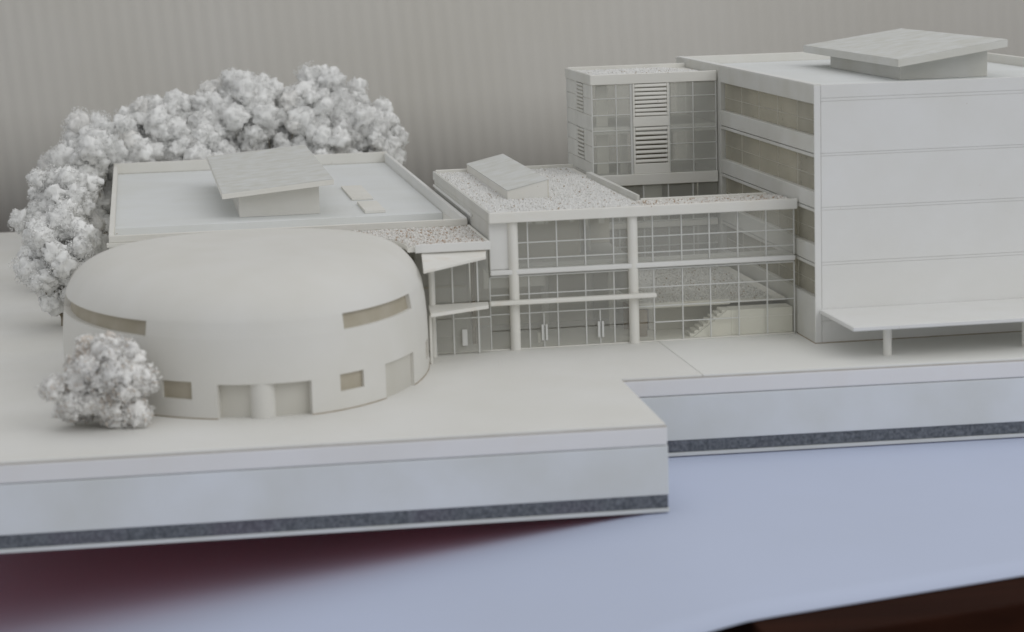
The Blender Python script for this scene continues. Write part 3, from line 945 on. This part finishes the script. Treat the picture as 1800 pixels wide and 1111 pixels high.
    hexa('lid', [(156.0, 29.0, 98.4), (200.0, 29.0, 104.6), (199.0, 150.0, 104.4), (154.5, 150.0, 98.6)], 2.8, 'card_grey', m, bevel=0.2)
    hexa('lid_sheet', [(156.2, 29.2, 98.65), (199.8, 29.2, 104.8), (198.8, 149.8, 104.6), (154.7, 149.8, 98.85)], 0.2, 'roof_grey', m, bevel=0)
    # street canopy on one round post
    box('canopy', (108.6, 230), (-62.0, BY0 - 0.05), (11.0, 12.5), 'card_cool', t, bevel=0.25)
    for x in (124.6, 176.0):
        cyl('canopy_post', x, -51.0, 0.02, 10.95, 1.5, 'card_white', t)


make_block()

# ------------------------------------------------------------------ foam trees
def tube(path, radii, seg=7):
    v, f = [], []
    path = np.array(path, float)
    for i, (p, r) in enumerate(zip(path, radii)):
        d = path[min(i + 1, len(path) - 1)] - path[max(i - 1, 0)]
        d /= np.linalg.norm(d)
        u = np.cross(d, (0.3, 1, 0.1)); u /= np.linalg.norm(u); w = np.cross(d, u)
        for k in range(seg):
            a = 2 * math.pi * k / seg
            v.append(p + r * (math.cos(a) * u + math.sin(a) * w))
    for i in range(len(path) - 1):
        for k in range(seg):
            j = (k + 1) % seg
            f.append((i * seg + k, i * seg + j, (i + 1) * seg + j, (i + 1) * seg + k))
    f.append(list(range(seg))[::-1]); f.append([(len(path) - 1) * seg + k for k in range(seg)])
    return v, f


def tree(label, x, y, height, radius, base_z, clumps, mat='foliage_white', grain=(0.42, 0.85), dens=1.0, lump=(0.24, 0.42), twig=0.7, pack=0.26):
    t = thing('foam_tree', label, 'tree', (x, y, 0), 'foam model trees')
    zc = (height + base_z) / 2
    hz = (height - base_z) / 2
    cs = []
    for k in range(clumps):
        for _ in range(40):
            u = RNG.normal(size=3); u /= np.linalg.norm(u)
            rr = RNG.uniform(0.35, 0.86)
            c = np.array([x + u[0] * radius * rr, y + u[1] * radius * rr, zc + u[2] * hz * rr])
            r = radius * RNG.uniform(*lump)
            clear = c[0] < HX0 - r or c[1] > HY1 + r or c[1] < HY0 - 20
            if clear and all(np.linalg.norm(c - d) > radius * pack for d, _ in cs):
                cs.append((c, r))
                break
    # trunk and limbs
    V, F = [], []
    def add(path, rad):
        v, f = tube(path, rad); s = len(V); V.extend(v); F.extend([[i + s for i in q] for q in f])
    top = (x + 0.5, y, zc - hz * 0.2)
    add([(x, y, 0.0), (x + 0.25, y + 0.1, zc * 0.35), (x - 0.2, y, zc * 0.6), top], [twig, twig * 0.85, twig * 0.75, twig * 0.55])
    for c, r in cs[::2]:
        s = np.array((x, y, max(2.0, base_z * 0.6 + RNG.uniform(0, hz * 0.4))))
        add([s, s + (c - s) * 0.5 + RNG.normal(size=3) * 0.5, c], [twig * 0.5, twig * 0.38, twig * 0.2])
    mesh_obj('trunk', V, F, 'twig', t, origin=(x, y, 0), smooth=50)
    P, Q = [], []
    for c, r in cs:
        n = int(dens * 4 * math.pi * r * r)
        u = RNG.normal(size=(n, 3)); u /= np.linalg.norm(u, axis=1)[:, None]
        # knobbly surface: a few bumps per clump
        b = RNG.normal(size=(9, 3)); b /= np.linalg.norm(b, axis=1)[:, None]
        k = np.clip((u @ b.T).max(1), 0, 1)
        rad = r * (0.92 + 0.36 * k ** 6) * RNG.uniform(0.85, 1.15, n)
        keep = RNG.random(n) < 0.5 + 0.5 * k ** 3
        P.append((c + u * rad[:, None])[keep]); Q.append(u[keep])
    P = np.concatenate(P); Q = np.concatenate(Q)
    ok = P[:, 2] > 0.8
    ok &= (P[:, 0] < HX0 - 0.8) | (P[:, 1] > HY1 + 0.8) | (P[:, 1] < HY0 - 20)
    for c, r in cs:             # grains buried in another clump are never seen
        ok &= ((P - c) ** 2).sum(1) > (0.75 * r) ** 2
    P, Q = P[ok], Q[ok]
    grains('crown', P, grain, (1.0, 2.6), mat, t, (x, y, zc), cores=[(c, r * 1.0) for c, r in cs], normals=Q)
    return t


def trees():
    spec = [
        ('tall white foam tree behind the left end of the hall, second from the left edge', -123, 354, 82, 27, 20),
        ('white foam tree low behind the hall parapet left of the roof monitor', -102, 346, 66, 25, 14),
        ('tall white foam tree rising behind the left corner of the tilted roof monitor', -82, 362, 87, 27, 22),
        ('white foam tree directly behind the tilted lid of the hall roof monitor', -62, 354, 82, 26, 16),
        ('tallest white foam tree behind the right side of the hall roof', -39, 360, 89, 28, 20),
        ('white foam tree rightmost of the row behind the hall roof', -20, 352, 77, 24, 18),
        ('white foam tree in front of the row, behind the right back corner of the hall', -38, 344, 64, 22, 10),
        ('white foam tree standing left of the hall near its back corner', -151, 330, 72, 28, 6),
        ('white foam tree left of the hall at mid length of its side wall', -168, 215, 58, 22, 2),
    ]
    for s in spec:
        tree(s[0], s[1], s[2], s[3], s[4], s[5], 95, dens=1.5, lump=(0.12, 0.25), grain=(0.20, 0.46), pack=0.15)
    tree('white foam tree left of the hall close to its front corner', -166, 110, 50, 18, 2, 60, dens=0.9, lump=(0.15, 0.30), grain=(0.26, 0.55), pack=0.15)
    tree('small ragged white foam tree with dark twig beside the front of the dome', -147.0, -91, 30.5, 18.5, -2.0, 70,
         mat='foliage_near', grain=(0.32, 0.7), dens=1.6, lump=(0.12, 0.24), twig=0.5, pack=0.14)


trees()
print('objects', len(bpy.data.objects), 'tris', sum(len(o.data.polygons) for o in bpy.data.objects if o.type == 'MESH'))
